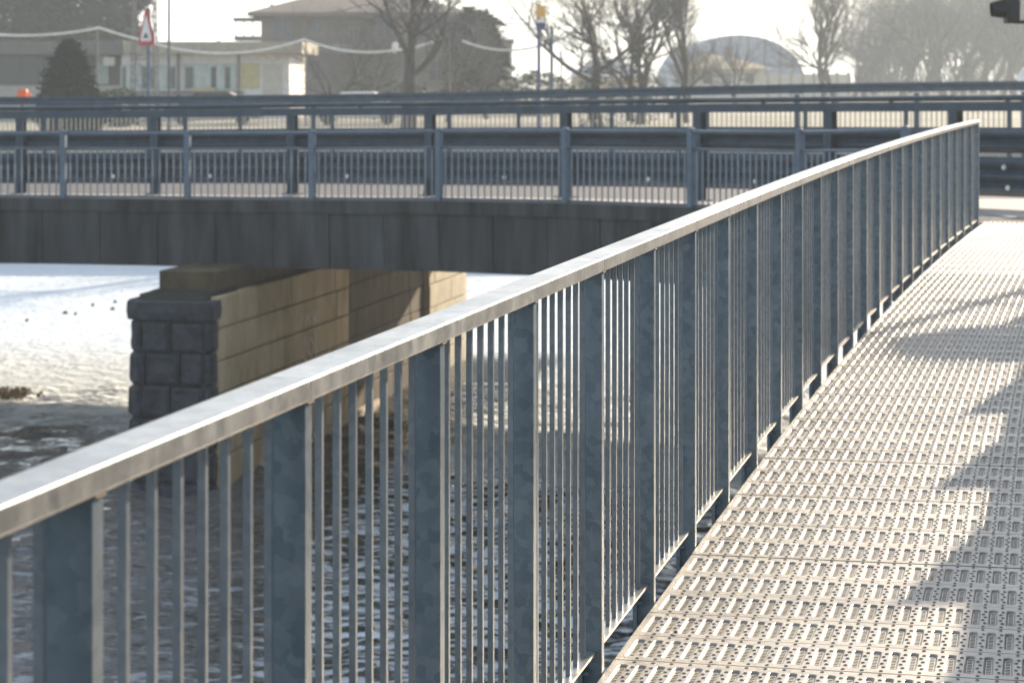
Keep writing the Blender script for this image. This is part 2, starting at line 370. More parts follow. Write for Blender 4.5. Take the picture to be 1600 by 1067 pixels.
# ---------------------------------------------------------------- footbridge railing
rl = thing('footbridge_railing', 'galvanised footbridge railing with pale flat handrail and thin upright bars', 'railing', P(10, -1.16, 0))
SP = .869; S0 = 2.763; TI = -1.130; HT = 1.089; HB = 1.053
bb = MB(); bb.box((-.060,0,-.42),(0,.037,HB+.002)); post_me = bb.mesh('post', M_post)
bb = MB(); bb.box((-.006,-.006,.058),(.006,.006,HB+.001)); bar_me = bb.mesh('bar', M_bar)
bb = MB(); bb.box((-.012,-.01,-.13),(.0,.012,.0)); bb.tube([(-.01,0,-.03),(.016,0,-.03)],.008,6); bb.tube([(-.01,0,-.1),(.016,0,-.1)],.008,6); br_me = bb.mesh('bracket', M_post)
nlast = 27
pj = random.Random(11)
for n in range(-3, nlast):
    s = S0+n*SP
    link('post', post_me, rl, PM(s, TI) , bevel=.0015)
    link('bracket', br_me, rl, PM(s-.03, TI-.045, .035))
    if n == nlast-1: break
    for k in range(7):
        link('bar', bar_me, rl, PM(s+.196+.1*k, -1.166) @ Matrix.Rotation(pj.uniform(-.0006,.0006), 4, 'Y') @ Matrix.Rotation(pj.uniform(-.05,.05), 4, 'Z'))
    b = MB(); b.sweep([(-1.146,.060),(-1.186,.060),(-1.186,.052),(-1.146,.052)], frames([s+.038, s+SP-.001])); b.obj('bottom_rail', M_rail, rl)
e = .004
tr, tl_ = TI+.004, TI-.073
prof = []
for cx, cz, a0 in ((tr-e, HT-e, 0), (tl_+e, HT-e, 90), (tl_+e, HB+e, 180), (tr-e, HB+e, 270)):
    for q in range(4): a = R(a0+30*q); prof.append((cx+e*math.cos(a), cz+e*math.sin(a)))
js = [-2, 1, 4, 7, 10, 13, 16, 19, 22, 25, nlast-1]
starts = [S0-3*SP] + [S0+j*SP+.018 for j in js[1:-1]] + [S0+(nlast-1)*SP+.06]
for a, c in zip(starts[:-1], starts[1:]):
    n = max(4, int((c-a)/.22)); ss = [a+.002+(c-a-.004)*i/n for i in range(n+1)]
    b = MB(); b.sweep(prof, frames(ss)); o = b.obj('handrail_length', M_rail, rl)
for n in range(-2, nlast-1):      # weld beads where posts meet the handrail
    b = MB(); s = S0+n*SP; b.tube([P(s+.002, TI+.003, HB-.002), P(s+.035, TI+.003, HB-.002)], .0022, 5); b.obj('weld_bead', M_weld, rl)

# dry leaves on the deck
for i, (px, py, l) in enumerate([(1140,841,'curled brown dry leaf lying on the deck near the railing'), (1272,793,'tiny dark leaf crumb in the middle of the sunlit deck'), (1056,991,'small upright brown leaf fragment on the front planks')]):
    Y = 1.563*F/(py-HZ); p = at(px, py, Y); b = MB()
    w = (.020, .008, .008)[i]
    b.add([p+Vector((-w,0,.004)), p+Vector((0,-w*.5,.012)), p+Vector((w,0,.005)), p+Vector((0,w*.6,.002)), p+Vector((0,0,.009))], [(0,1,4),(1,2,4),(2,3,4),(3,0,4)])
    tag(b.obj('dry_leaf', M_leafb), l, 'leaf')

# ================================================================= road bridge
# near edge: (photo column, distance, walkway height relative to the eye)
E0 = [(-420,40.0,-2.00),(-95,39.1,-1.97),(99,38.6,-1.955),(293,38.0,-1.945),(488,37.2,-1.917),(686,36.0,-1.867),(884,34.6,-1.83),(1080,32.9,-1.80),(1250,31.1,-1.77),(1415,29.3,-1.70)]
EP = [Vector(((a-800)/F*z, z, ZC+e)) for a, z, e in E0]
d_ = (EP[1]-EP[2]); EP[0] = EP[1]+d_*5
EP += [EP[-1]+Vector((.75,-1.95,.05))]
def offpath(pts, d, dzv=0):
    out = []
    for i, p in enumerate(pts):
        q = (pts[min(i+1,len(pts)-1)]-pts[max(i-1,0)]); q.z = 0; q.normalize()
        out.append(p + Vector((-q.y, q.x, 0))*d + Vector((0,0,dzv)))
    return out
def resample(pts, step, start=0):
    seg = [(pts[i+1]-pts[i]).length for i in range(len(pts)-1)]; tot = sum(seg); out = []; s = start
    while s <= tot:
        a = s; i = 0
        while i < len(seg)-1 and a > seg[i]: a -= seg[i]; i += 1
        out.append(pts[i].lerp(pts[i+1], a/seg[i])); s += step
    return out
def strip(b, A, B, mi=0):
    n = len(A); b.add(A+B, [(i, i+1, n+i+1, n+i) for i in range(n-1)], mi)
def slab(b, A, B, th, mi=0):      # closed plank between two polylines
    n = len(A); dn = Vector((0,0,-th)); vs = A+B+[a+dn for a in A]+[q+dn for q in B]; fs = []
    for i in range(n-1):
        fs += [(i,i+1,n+i+1,n+i), (2*n+i,3*n+i,3*n+i+1,2*n+i+1), (i,2*n+i,2*n+i+1,i+1), (n+i,n+i+1,3*n+i+1,3*n+i)]
    fs += [(0,n,3*n,2*n), (n-1,3*n-1,4*n-1,2*n-1)]; b.add(vs, fs, mi)
Jr = 0
rb = thing('road_bridge', 'road bridge with dark stained concrete edge panels crossing the river', 'bridge', (-3, 42, 0))
fine = resample(EP, .5)
inner = offpath(fine, 1.75); far0 = offpath(fine, 12.3)
# dedicated far line is straighter
def lineP(pts, d): return [Vector((p.x, p.y, p.z)) for p in offpath(pts, d)]
b = MB(); slab(b, [p+Vector((0,0,0)) for p in offpath(fine, .12)], [p for p in offpath(fine, 1.95)], .22); b.obj('walkway', M_walk, rb)
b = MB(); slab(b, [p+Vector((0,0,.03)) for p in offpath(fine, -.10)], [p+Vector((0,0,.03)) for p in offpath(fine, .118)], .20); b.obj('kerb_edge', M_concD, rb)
left = [p for p in fine if p.x < 4.2]
fl = offpath(left, 14.3)
b = MB(); slab(b, [p+Vector((0,0,-.12)) for p in offpath(left, 1.96)], [p+Vector((0,0,-.12)) for p in fl], .25); b.obj('carriageway', M_asph, rb)
b = MB(); slab(b, [p+Vector((0,0,-.38)) for p in offpath(left, .2)], [p+Vector((0,0,-.38)) for p in offpath(left, 14.2)], .5); b.obj('deck_slab', M_slab, rb)
b = MB(); slab(b, [p+Vector((0,0,.0)) for p in offpath(left, 14.31)], [p+Vector((0,0,.0)) for p in offpath(left, 14.6)], 1.0); b.obj('far_edge_beam', M_slab, rb)
b = MB(); slab(b, [p+Vector((0,0,.0)) for p in offpath(left, 12.3)], [p+Vector((0,0,.0)) for p in offpath(left, 14.3)], .11); b.obj('far_kerb', M_walk, rb)
pan = resample(offpath(EP, -.06), 1.0, .62)
for i in range(len(pan)-1):
    a, c = pan[i], pan[i+1]; q = (c-a); L = q.length; rz = math.atan2(q.y, q.x); rr = random.Random(i)
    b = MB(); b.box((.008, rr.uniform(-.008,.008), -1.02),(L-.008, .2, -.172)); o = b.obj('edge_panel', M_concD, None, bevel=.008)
    o.matrix_basis = rb.matrix_basis.inverted() @ (Matrix.Translation(a) @ Matrix.Rotation(rz, 4, 'Z') @ Matrix.Rotation(-math.asin(max(-1,min(1,q.z/L))),4,'Y')); o.parent = rb

# ---- walkway railing
wr = thing('walkway_railing', 'blue-grey painted railing along the near walkway of the road bridge', 'railing', (0, 35, ZC-1.85))
wp = [EP[1]+d_*k for k in (3,2,1)] + EP[1:-1]
bb = MB(); bb.box((-.045,-.045,-.12),(.045,.045,1.07)); bb.tube([(0,0,1.06),(0,0,1.10),(0,0,1.115)],[.05,.05,.02],8); wpost = bb.mesh('post', M_paint)
bb = MB(); bb.box((-.009,-.009,.07),(.009,.009,.80)); wbar = bb.mesh('bar', M_wbar)
for i, p in enumerate(wp):
    q = (wp[min(i+1,len(wp)-1)]-wp[max(0,i-1)]); rz = math.atan2(q.y, q.x)
    link('post', wpost, wr, Matrix.Translation(p) @ Matrix.Rotation(rz, 4, 'Z'))
    if i == len(wp)-1: break
    a, c = p, wp[i+1]; dd = (c-a).normalized()
    for nm, z, r in (('top_rail',1.06,.026),('middle_rail',.82,.018),('lower_rail',.06,.018)):
        b = MB(); b.tube([a+dd*.04+Vector((0,0,z)), c-dd*.04+Vector((0,0,z))], r, 8); b.obj(nm, M_paint, wr, smooth=True)
    nb = int(round((c-a).length/.122))
    for k in range(1, nb):
        link('bar', wbar, wr, Matrix.Translation(a.lerp(c, k/nb)) @ Matrix.Rotation(rz, 4, 'Z'))

# ---- high crash barrier behind the walkway
cb = thing('crash_barrier', 'tall steel crash barrier of stacked corrugated beams behind the walkway', 'barrier', (0, 37, ZC-1.85))
B0 = [(-400,41.6),(-180,41.4),(33,40.9),(243,40.3),(457,39.4),(672,38.2),(884,36.8),(1093,35.0),(1297,33.3),(1493,31.6),(1660,30.2)]
topY = {33:168,243:166,457:163,672:161,884:158,1093:155.5,1297:153.5,1493:151.5,1660:150,-180:169,-400:170}
BP = []
for a, z in B0: BP.append(Vector(((a-800)/F*z, z, ZC-(topY[a]-HZ)/F*z-1.47)))
BP += [BP[-1]+Vector((1.4,-1.2,.03)), BP[-1]+Vector((2.8,-2.4,.06))]
bb = MB()
bb.box((-.006,-.07,0),(.006,.07,1.40)); bb.box((-.07,.058,0),(.07,.07,1.40)); bb.box((-.07,-.07,0),(.07,-.058,1.40)); bb.box((-.13,-.13,0),(.13,.13,.02))
bb.add([(-.012,-.07,.02),(.012,-.07,.02),(.012,-.2,.02),(-.012,-.2,.02),(-.012,-.07,.35),(.012,-.07,.35)],[(0,1,2,3),(0,3,4),(1,5,2),(3,2,5,4)])
cpost = bb.mesh('post', M_paint2)
def wbeam(z0, z1, waves):
    n = waves*6; return [(-.085*(.5-.5*math.cos(2*math.pi*waves*i/n)), z0+(z1-z0)*i/n) for i in range(n+1)]
def runbeam(b, pts, prof, off):
    pp = offpath(pts, off); fr = []
    for i, p in enumerate(pp):
        q = pts[min(i+1,len(pts)-1)]-pts[max(i-1,0)]; q.z = 0; q.normalize(); nn = Vector((-q.y, q.x, 0))
        fr.append(lambda t, z, p=p, nn=nn: p+nn*t+Vector((0,0,z)))
    b.sweep(prof, fr)
def thick(pr, th=.004): return pr + [(t+th, z) for t, z in reversed(pr)]
for i, p in enumerate(BP):
    q = BP[min(i+1,len(BP)-1)]-BP[max(0,i-1)]; rz = math.atan2(q.y, q.x)
    link('post', cpost, cb, Matrix.Translation(p) @ Matrix.Rotation(rz, 4, 'Z'))
    if i == len(BP)-1: break
    seg = [p+(BP[i+1]-p)*.0005, BP[i+1]-(BP[i+1]-p)*.0005]
    for nm, z0, z1, wv, of in (('upper_beam',.74,1.07,2,.12),('lower_beam',.18,.69,3,.125)):
        b = MB(); runbeam(b, seg, thick(wbeam(z0, z1, wv)), of); b.obj(nm, M_paint2, cb)
    b = MB(); runbeam(b, seg, [(-.05,1.28),(.05,1.28),(.05,1.405),(-.05,1.405)], -.03); b.obj('top_beam', M_paint2, cb)
    b = MB(); b.tube([q_+Vector((0,0,1.45)) for q_ in seg], .038, 8); b.obj('top_tube', M_paint2, cb, smooth=True)
    m_ = p.lerp(BP[i+1], .5)
    b = MB(); b.box((-.03,-.03,1.40),(.03,.03,1.43)); o = b.obj('spacer', M_paint2); o.parent = cb; o.matrix_basis = cb.matrix_basis.inverted() @ Matrix.Translation(m_)
    rr = random.Random(i)
    for zz in ((.30,.56) if i > 7 else (.30,)):
        f_ = p.lerp(BP[i+1], rr.uniform(.3,.7)); q = (BP[i+1]-p).normalized(); nn = Vector((-q.y,q.x,0))
        pp_ = f_+nn*.035+Vector((0,0,zz)); b = MB()
        b.tube([pp_, pp_-nn*.02], [.035,.03], 8); b.obj('reflector', M_refl, cb)

# ---- far guard rail on the other side of the carriageway
gr = thing('far_guard_rail', 'plain box guard rail on the far side of the road', 'guard rail', (0, 48, ZC-1.85))
G0 = [(-380,51.5,153),(-160,51.0,152.5),(70,50.6,151.5),(290,50.2,150),(490,49.7,148),(702,49.2,144.5),(878,48.4,140),(1060,47.6,136),(1245,46.8,132),(1432,46.0,129),(1600,45.3,127),(1800,44.6,125)]
GP = [at(a, y, z+2.2) for a, z, y in G0]
for i, p in enumerate(GP):
    b = MB(); b.box((-.05,-.05,-1.7),(.05,.05,-.21)); o = b.obj('post', M_paint2); o.parent = gr; o.matrix_basis = gr.matrix_basis.inverted() @ Matrix.Translation(p)
    if i == len(GP)-1: break
    c = GP[i+1]; dd = (c-p)
    b = MB(); runbeam(b, [p+dd*.004, c-dd*.004], [(-.05,-.18),(.05,-.18),(.05,-.15),(.035,-.10),(.05,-.05),(.05,0),(-.05,0),(-.05,-.05),(-.035,-.10),(-.05,-.15)], 0); b.obj('box_beam', M_paint2, gr)
    b = MB(); b.box((-.14,-.056,-.19),(.14,-.050,-.01)); o = b.obj('splice_plate', M_paint2); o.parent = gr
    o.matrix_basis = gr.matrix_basis.inverted() @ (Matrix.Translation(p) @ Matrix.Rotation(math.atan2(dd.y, dd.x), 4, 'Z'))
# ---- far railing with pale bars
fr_ = thing('far_railing', 'pale upright-bar railing on the far edge of the road bridge', 'railing', (0, 50, ZC-1.85))
FPt = [p+Vector((.35,1.35,0)) for p in GP[:-1]]
FP = resample([Vector((p.x,p.y,ZC-1.98+.012*(p.x+12))) for p in FPt], 2.1)
bb = MB(); bb.box((-.045,-.045,-.1),(.045,.045,1.12)); fpost = bb.mesh('post', M_paint2)
bb = MB(); bb.box((-.011,-.011,.1),(.011,.011,1.06)); fbar = bb.mesh('bar', M_fence)
for i, p in enumerate(FP):
    link('post', fpost, fr_, Matrix.Translation(p))
    if i == len(FP)-1: break
    c = FP[i+1]
    for nm, z in (('top_rail',1.08),('lower_rail',.08)):
        b = MB(); b.tube([p+Vector((0,0,z)), c+Vector((0,0,z))], .025, 6); b.obj(nm, M_paint2, fr_)
    for k in range(1, 20): link('bar', fbar, fr_, Matrix.Translation(p.lerp(c, k/20)))

# ================================================================= pier
AP = math.atan(.2012); PO = Vector((-4.347, 35.7, 0))
pr = thing('bridge_pier', 'stone bridge pier with dark granite nose and tan block sides standing in the river', 'pier', PO, -AP)
PMX = pr.matrix_basis
def pbox(name, a, c, m, bev=.015, j=0, seed=0):
    b = MB(); b.box(a, c, None, 0, j, random.Random(seed)); o = b.obj(name, m, None, bevel=bev); o.parent = pr; return o
def z(e): return ZC+e
pbox('core', (-1.24,.2,-.5),(-.13,16.6,z(-3.3)), M_mortar, 0)
pbox('shaft', (-1.06,.42,z(-3.4)),(-.14,16.3,z(-2.90)), M_brown, .02)
CH = .48
# side facing: near light section, recessed brown shaft, pale far end
sid = 0
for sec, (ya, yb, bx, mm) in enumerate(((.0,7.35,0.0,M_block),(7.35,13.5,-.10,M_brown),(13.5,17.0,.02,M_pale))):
    for r in range(7):
        zt = z(-3.25)-r*CH; zb = zt-CH+.022; y = ya
        rr = random.Random(sec*10+r); first = True
        while y < yb-.05:
            L = rr.uniform(1.0, 1.9) if not first else (.45 if r % 2 else .9)
            first = False
            y2 = min(yb, y+L)
            if yb-y2 < .35: y2 = yb
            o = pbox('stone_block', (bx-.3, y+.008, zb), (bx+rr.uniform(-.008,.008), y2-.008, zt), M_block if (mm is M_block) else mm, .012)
            y = y2
for r in range(7):     # left side, seen only from elsewhere
    zt = z(-3.25)-r*CH; y = 0
    while y < 16.5: pbox('stone_block', (-1.37, y+.01+(.4 if y==0 else 0), zt-CH+.02), (-1.22, y+1.7, zt), M_brown, .015); y += 1.72
b = MB(); b.box((-.05,2.0,-.3),(.13,9.5,.10)); o = b.obj('bright_waterline', M_pale, None, bevel=.03); o.parent = pr  # pale block added to draw the bright line along the water
# granite nose: blocks following a blunt rounded plan
def wedge_block(p0, p1, z0, z1, out, seed, name='granite_block'):
    rr = random.Random(seed); rgh = rr.uniform(.5,1.2); cx = Vector((-.65, .15, 0)); z0 += rr.uniform(-.012,.012); z1 += rr.uniform(-.012,.012)
    a = Vector((*p0,0)); c = Vector((*p1,0)); n = (c-a).cross(Vector((0,0,1))).normalized()
    if n.dot(a-cx) < 0: n = -n
    b = MB(); N = 10; Mz = 9; d = (c-a); vs = []; 
    L = d.length; g = min(.018/L, .1)
    for jz in range(Mz+1):
        for i in range(N+1):
            u = g+(1-2*g)*i/N; v = jz/Mz; edge = min(u-g, 1-g-u)*L; ez = min(v, 1-v)*(z1-z0)
            edge = max(0, edge); ez = max(0, ez); bulge = out*rgh*1.1*min(1, edge/.035)**.4*min(1, ez/.035)**.4
            nzv = noise.noise(Vector((u*L*4+seed*3.1, v*3, seed)))*.022*min(1, edge/.05)*min(1, ez/.05)
            p = a+d*u+n*(bulge+nzv); p.z = z0+.012+(z1-z0-.024)*v; vs.append(p)
    fs = [(jz*(N+1)+i, jz*(N+1)+i+1, (jz+1)*(N+1)+i+1, (jz+1)*(N+1)+i) for jz in range(Mz) for i in range(N)]
    off = len(vs); bv = [v - n*.22 for v in vs]; W_ = N+1
    per_ = [i for i in range(W_)]+[jz*W_+N for jz in range(1,Mz+1)]+[Mz*W_+i for i in range(N-1,-1,-1)]+[jz*W_ for jz in range(Mz-1,0,-1)]
    allv = vs+[vs[i]-n*.22 for i in per_]
    m = len(per_)
    fs += [(per_[k], per_[(k+1)%m], off+(k+1)%m, off+k) for k in range(m)]
    b.add(allv, fs); o = b.obj(name, M_granite); o.parent = pr; return o
sd_ = 50
for r in range(6):
    zt = z(-3.57)-r*CH; zb = zt-CH
    if zb < -.5: zb = -.5
    # walk the outline and split into stones
    segs = [((-.02,0),(-.02,-1.05))]
    cut = (-.62 if r % 2 == 0 else -.80)
    segs += [((-.10,-.33),(cut,-.33)), ((cut,-.33),(-1.06,-.33)), ((-.02,-.24),(-.10,-.33)), ((-1.06,-.33),(-1.24,-.22)), ((-1.24,-.22),(-1.30,.0)), ((-1.30,.0),(-1.30,.5))]
    segs[0] = ((-.02,.02),(-.02,-.24))
    if r % 3 == 1: segs[1:3] = [((-.10,-.33),(-.46,-.33)), ((-.46,-.33),(-1.0,-.33)), ((-1.0,-.33),(-1.06,-.33))]
    for a, c in segs: wedge_block(a, c, zb, zt, .05, sd_); sd_ += 1
b = MB(); b.add([(x,y,h) for h in (-.5, z(-3.57)) for x, y in [(-.1,.3),(-.1,-.18),(-.15,-.25),(-1.02,-.25),(-1.15,-.15),(-1.22,.05),(-1.22,.3)]],
    [tuple(range(7)), tuple(range(7,14))]+[(i,(i+1)%7,7+(i+1)%7,7+i) for i in range(7)]); o = b.obj('nose_core', M_mortar); o.parent = pr
b = MB(); g_ = 1.045
lo = [(.02,.1),(.02,-.27),(-.08,-.40),(-1.10,-.40),(-1.30,-.27),(-1.37,.0),(-1.37,.5)]
vs = []
for g_, h_ in ((1.0,-3.57),(1.03,-3.44),(1.01,-3.29)): vs += [((x+.65)*g_-.65, (y-.1)*g_+.1, z(h_)) for x, y in lo]
b.add(vs, [tuple(range(7)), tuple(range(14,21))]+[(k*7+i,k*7+(i+1)%7,(k+1)*7+(i+1)%7,(k+1)*7+i) for k in (0,1) for i in range(7)]); o = b.obj('granite_cap', M_granite, bevel=.02); o.parent = pr
b = MB(); nn = 9     # weathered sloping top
vs = [(-.06,1.25,z(-3.30)),(-.08,-.18,z(-3.30)),(-.16,-.32,z(-3.30)),(-1.05,-.32,z(-3.30)),(-1.27,-.1,z(-3.30)),(-1.34,1.25,z(-3.30)),
      (-.10,1.25,z(-3.17)),(-.12,.25,z(-3.18)),(-.2,.12,z(-3.19)),(-1.0,.12,z(-3.19)),(-1.14,.3,z(-3.18)),(-1.2,1.25,z(-3.17))]
b.add(vs, [tuple(range(6)), tuple(range(6,12))]+[(i,(i+1)%6,6+(i+1)%6,6+i) for i in range(6)]); o = b.obj('mossy_cope', M_moss, bevel=.05); o.parent = pr
# faint chalk marks on the tan side
b = MB(); rr = random.Random(5)
def stroke(pts, w=.03):
    w = max(w, .03)
    b.add([(0.012, y, h) for y, h in pts]+[(0.012, y+w, h+w*.6) for y, h in pts], [(i,i+1,len(pts)+i+1,len(pts)+i) for i in range(len(pts)-1)])
ya, za = 4.3, z(-3.95)
stroke([(ya,za-.22),(ya,za),(ya+.09,za+.02),(ya+.1,za-.07),(ya+.02,za-.1)]); stroke([(ya+.3,za-.2),(ya+.32,za),(ya+.42,za-.12),(ya+.5,za),(ya+.52,za-.2)])
stroke([(ya+.7,za),(ya+.74,za-.2),(ya+.82,za-.08),(ya+.9,za-.2),(ya+.95,za)]); stroke([(ya+1.1,za-.2),(ya+1.12,za+.02)])
stroke([(ya+.1,za-.5),(ya+.25,za-.36),(ya+.3,za-.55),(ya+.12,za-.7),(ya+.35,za-.78)],.02); stroke([(ya+.5,za-.4),(ya+.45,za-.62),(ya+.62,za-.75),(ya+.75,za-.55),(ya+.6,za-.42)],.02); stroke([(ya+.85,za-.35),(ya+.9,za-.75),(ya+1.1,za-.6)],.02)
o = b.obj('chalk_marks', M_chalk, fix=False); o.parent = pr

# ================================================================= ground, banks, quay
b = MB(); gy = ZC-2.05
b.add([(-400,84,gy),(30,84,gy),(30,4000,gy),(-1800,4000,gy),(-400,80.5,-.4),(30,80.5,-.4)], [(0,1,2,3),(4,5,1,0)])
b.add([(30,84,gy),(1800,84,gy),(1800,4000,gy),(30,4000,gy)], [(0,1,2,3)])
o = b.obj('far_ground', M_grass, fix=False); tag(o, None, None, kind='structure')
# right bank: quay top and wall
qz = ZC-1.66
edge = [Vector((1.15,-10,0)), Vector((2.05,4,0)), Vector((4.9,20,0)), Vector((5.15,26.3,0)), Vector((6.4,30,0)), Vector((9.2,38,0)), Vector((13.5,52,0)), Vector((30,84,0))]
zz = [ZC-2.4, ZC-2.4, ZC-2.0, qz, qz-.02, ZC-1.84, ZC-1.9, gy]
top = [Vector((e_.x, e_.y, h_)) for e_, h_ in zip(edge, zz)]; rgt = [Vector((300, e_.y, h_)) for e_, h_ in zip(edge, zz)]
b = MB(); strip(b, top, rgt); o = b.obj('quay_ground', M_gravel, fix=False); tag(o, None, None, kind='structure')
b = MB(); strip(b, [Vector((e_.x,e_.y,-.5)) for e_ in edge], top); strip(b, [Vector((e_.x+.4,e_.y,-.5)) for e_ in edge], [t_+Vector((.4,0,-.01)) for t_ in top])
o = b.obj('quay_wall', M_wallconc, fix=False); tag(o, 'concrete quay wall on the right bank below the footbridge', 'wall')
# landing between footbridge end and walkway
b = MB(); a_, c_ = P(SEND, -1.2, -.01), P(SEND, 1.2, -.01)
e1, e2 = P(SEND+.9, -1.3, -.03), P(SEND+.9, 1.6, -.03)
slab(b, [a_, c_], [e1, e2], .25); o = b.obj('landing', M_gravel); tag(o, None, None, kind='structure')
b = MB(); z0_ = ZC-1.655
slab(b, [Vector((5.9,28.6,z0_)), Vector((14,28.0,z0_))], [Vector((5.6,34,z0_-.05)), Vector((16,32.5,z0_-.05))], .14); o = b.obj('pavement', M_walk); tag(o, None, None, kind='structure')

# ================================================================= signals and signs
ts = thing('traffic_signal', 'black traffic signal head on a dark pole at the right edge of the photo', 'traffic light', (6.02, 28.0, ZC-1.66))
def tl(px, py): return at(px, py, 28.0)
b = MB(); p = tl(1608, 0); b.tube([(p.x,28,ZC-1.66),(p.x,28,ZC+1.9)], .045, 12); b.obj('pole', M_black, ts)
b = MB()
for k in range(3):
    q = tl(1579, 18) + Vector((0,0,.30*k)); b.box((q.x-.06,27.87,q.z-.14),(q.x+.09,28.13,q.z+.145))
b.obj('housing', M_black, ts, bevel=.02)
for k in range(3):
    q = tl(1571, 14) + Vector((0,0,.30*k)); b = MB()
    b.tube([(q.x,27.99,q.z),(q.x-.07,27.985,q.z-.004),(q.x-.165,27.98,q.z-.012)], [.118,.105,.085], 14, caps=False); b.tube([(q.x-.0,27.99,q.z),(q.x-.02,27.99,q.z)], .1, 14); b.obj('visor', M_black, ts, smooth=True)
b = MB(); q = tl(1590, 35); b.box((q.x-.03,27.97,q.z-.02),(p.x,28.03,q.z+.02)); q = tl(1590,-60); b.box((q.x-.03,27.97,q.z-.02),(p.x,28.03,q.z+.02)); b.obj('bracket', M_black, ts)
# unseen post with oval panel, added on the right to shade the deck
sp = thing('shade_panel', 'unseen oval panel on a post, added on the right bank to shade the deck', 'sign', (7.25, 24.2, qz-.1))
b = MB(); b.tube([(7.25,24.2,qz-.1),(7.25,24.2,qz+4.35)], .075, 10); b.obj('post', M_paint, sp)  # post of the unseen shade panel
b = MB(); b.tube([(7.25,24.2,qz+4.0),(7.9,24.1,qz+4.0)], .03, 6); b.tube([(6.85,24.2,qz+3.0),(8.1,24.17,qz+3.3)], .035, 6); b.obj('shade_arm', M_paint, sp)
b = MB(); n = 18; cpt = Vector((8.02,24.02,qz+3.98)); vs = []
for y_ in (0,.03):
    for k in range(n): a = 2*math.pi*k/n; vs.append(cpt+Vector((.62*math.cos(a)+.15*math.sin(a), y_, .40*math.sin(a))))
b.add(vs, [tuple(range(n)), tuple(range(n,2*n))]+[(i,(i+1)%n,n+(i+1)%n,n+i) for i in range(n)]); b.obj('panel', M_paint, sp)  # unseen oval panel, added to shade the deck

# warning sign with bump symbol
ws = thing('warning_sign', 'red-bordered triangular bump warning sign on a grey post', 'road sign', (at(229,0,54).x, 54, ZC-1.9))
ct = at(229, 41, 54); Mw = Matrix.Translation(ct) @ Matrix.Rotation(R(-60), 4, 'Z')
def tri(s, y0, y1, cz=0):
    pts = []
    for a in (90, 210, 330):
        for da in (-9, 0, 9):
            rr_ = s*(.93 if da == 0 else .86); pts.append((rr_*math.cos(R(a+da)), rr_*math.sin(R(a+da))))
    return [Mw @ Vector((x, y, h+cz)) for y in (y0, y1) for x, h in pts]
def prism(name, vs, m, par):
    n = len(vs)//2; b = MB(); b.add(vs, [tuple(range(n)), tuple(range(n,2*n))]+[(i,(i+1)%n,n+(i+1)%n,n+i) for i in range(n)]); return b.obj(name, m, par)
prism('border_plate', tri(.56,-.012,.012,-.13), M_red, ws)
prism('white_field', tri(.39,-.016,-.0125,-.13), M_white, ws)
bump = [(-.17,-.27),(.17,-.27),(.17,-.25),(.10,-.235),(.05,-.17),(0,-.15),(-.05,-.17),(-.10,-.235),(-.17,-.25)]
prism('bump_symbol', [Mw @ Vector((x,y,h)) for y in (-.020,-.0165) for x,h in bump], M_black, ws)
b = MB(); b.tube([(ct.x+.04,54.03,ZC-1.95),(ct.x+.04,54.03,ct.z+.4)], .04, 10); b.obj('post', M_paint, ws)

bs = thing('bus_stop_sign', 'tall thin sign post with amber upper panel and blue lower panel', 'sign', (at(844,0,62).x, 62, ZC-2))
b = MB(); p = at(842, 30, 62); b.tube([(p.x,62,ZC-2.0),(p.x,62,at(0,8,62).z)], .045, 8); b.obj('post', M_blueP, bs)
for nm, y_a, y_b, m_ in (('upper_panel',10,28,M_amber),('lower_panel',30,48,M_blueP)):
    b = MB(); a = at(838, y_b, 61.93); c = at(852.5, y_a, 61.93); b.box((a.x,61.9,a.z),(c.x,61.94,c.z)); b.obj(nm, m_, bs)
b = MB(); a = at(839, 36, 61.88); c = at(851, 30.5, 61.88); b.box((a.x,61.885,a.z),(c.x,61.898,c.z)); b.obj('white_band', M_white, bs)
for px, yt, z_, lab in ((862,42,75,'slim grey lamp post just right of the bus stop sign'),(264,-40,90,'slim pale flagpole right of the warning sign'),(877,80,140,'faint grey pole left of the ivy tree')):
    p = at(px, yt, z_); b = MB(); b.tube([(p.x,z_,ZC-2.05),(p.x,z_,p.z)], .05, 8); b.tube([(p.x,z_,p.z-.02),(p.x,z_,p.z+.06)],[.07,.02],8)
    tag(b.obj('metal_pole', M_paint2), lab, 'pole')

# lattice pylon
py_ = thing('lattice_mast', 'thin steel lattice mast rising behind the low building', 'mast', (at(226,0,108).x, 108, ZC-2.05))
cx = at(226,0,108).x; hh = [ZC-2.05+i*.95 for i in range(9)]
legs = [(-1,-1),(1,-1),(1,1),(-1,1)]
def lw(h): return .62-.022*(h-ZC+2)
for sx_, sy_ in legs:
    b = MB(); b.tube([(cx+sx_*lw(h)*.9, 108+sy_*lw(h)*.9, h) for h in (hh[0], hh[-1])], .035, 4); b.obj('leg', M_steel, py_)
for f_ in range(4):
    (a1,a2),(c1,c2) = legs[f_], legs[(f_+1)%4]
    for i in range(8):
        h, h2 = hh[i], hh[i+1]; w, w2 = lw(h)*.9, lw(h2)*.9; b = MB()
        b.tube([(cx+a1*w,108+a2*w,h),(cx+c1*w2,108+c2*w2,h2)], .02, 3); b.tube([(cx+c1*w,108+c2*w,h),(cx+a1*w2,108+a2*w2,h2)], .02, 3); b.tube([(cx+a1*w,108+a2*w,h),(cx+c1*w,108+c2*w,h)], .02, 3)
        b.obj('brace', M_steel, py_)

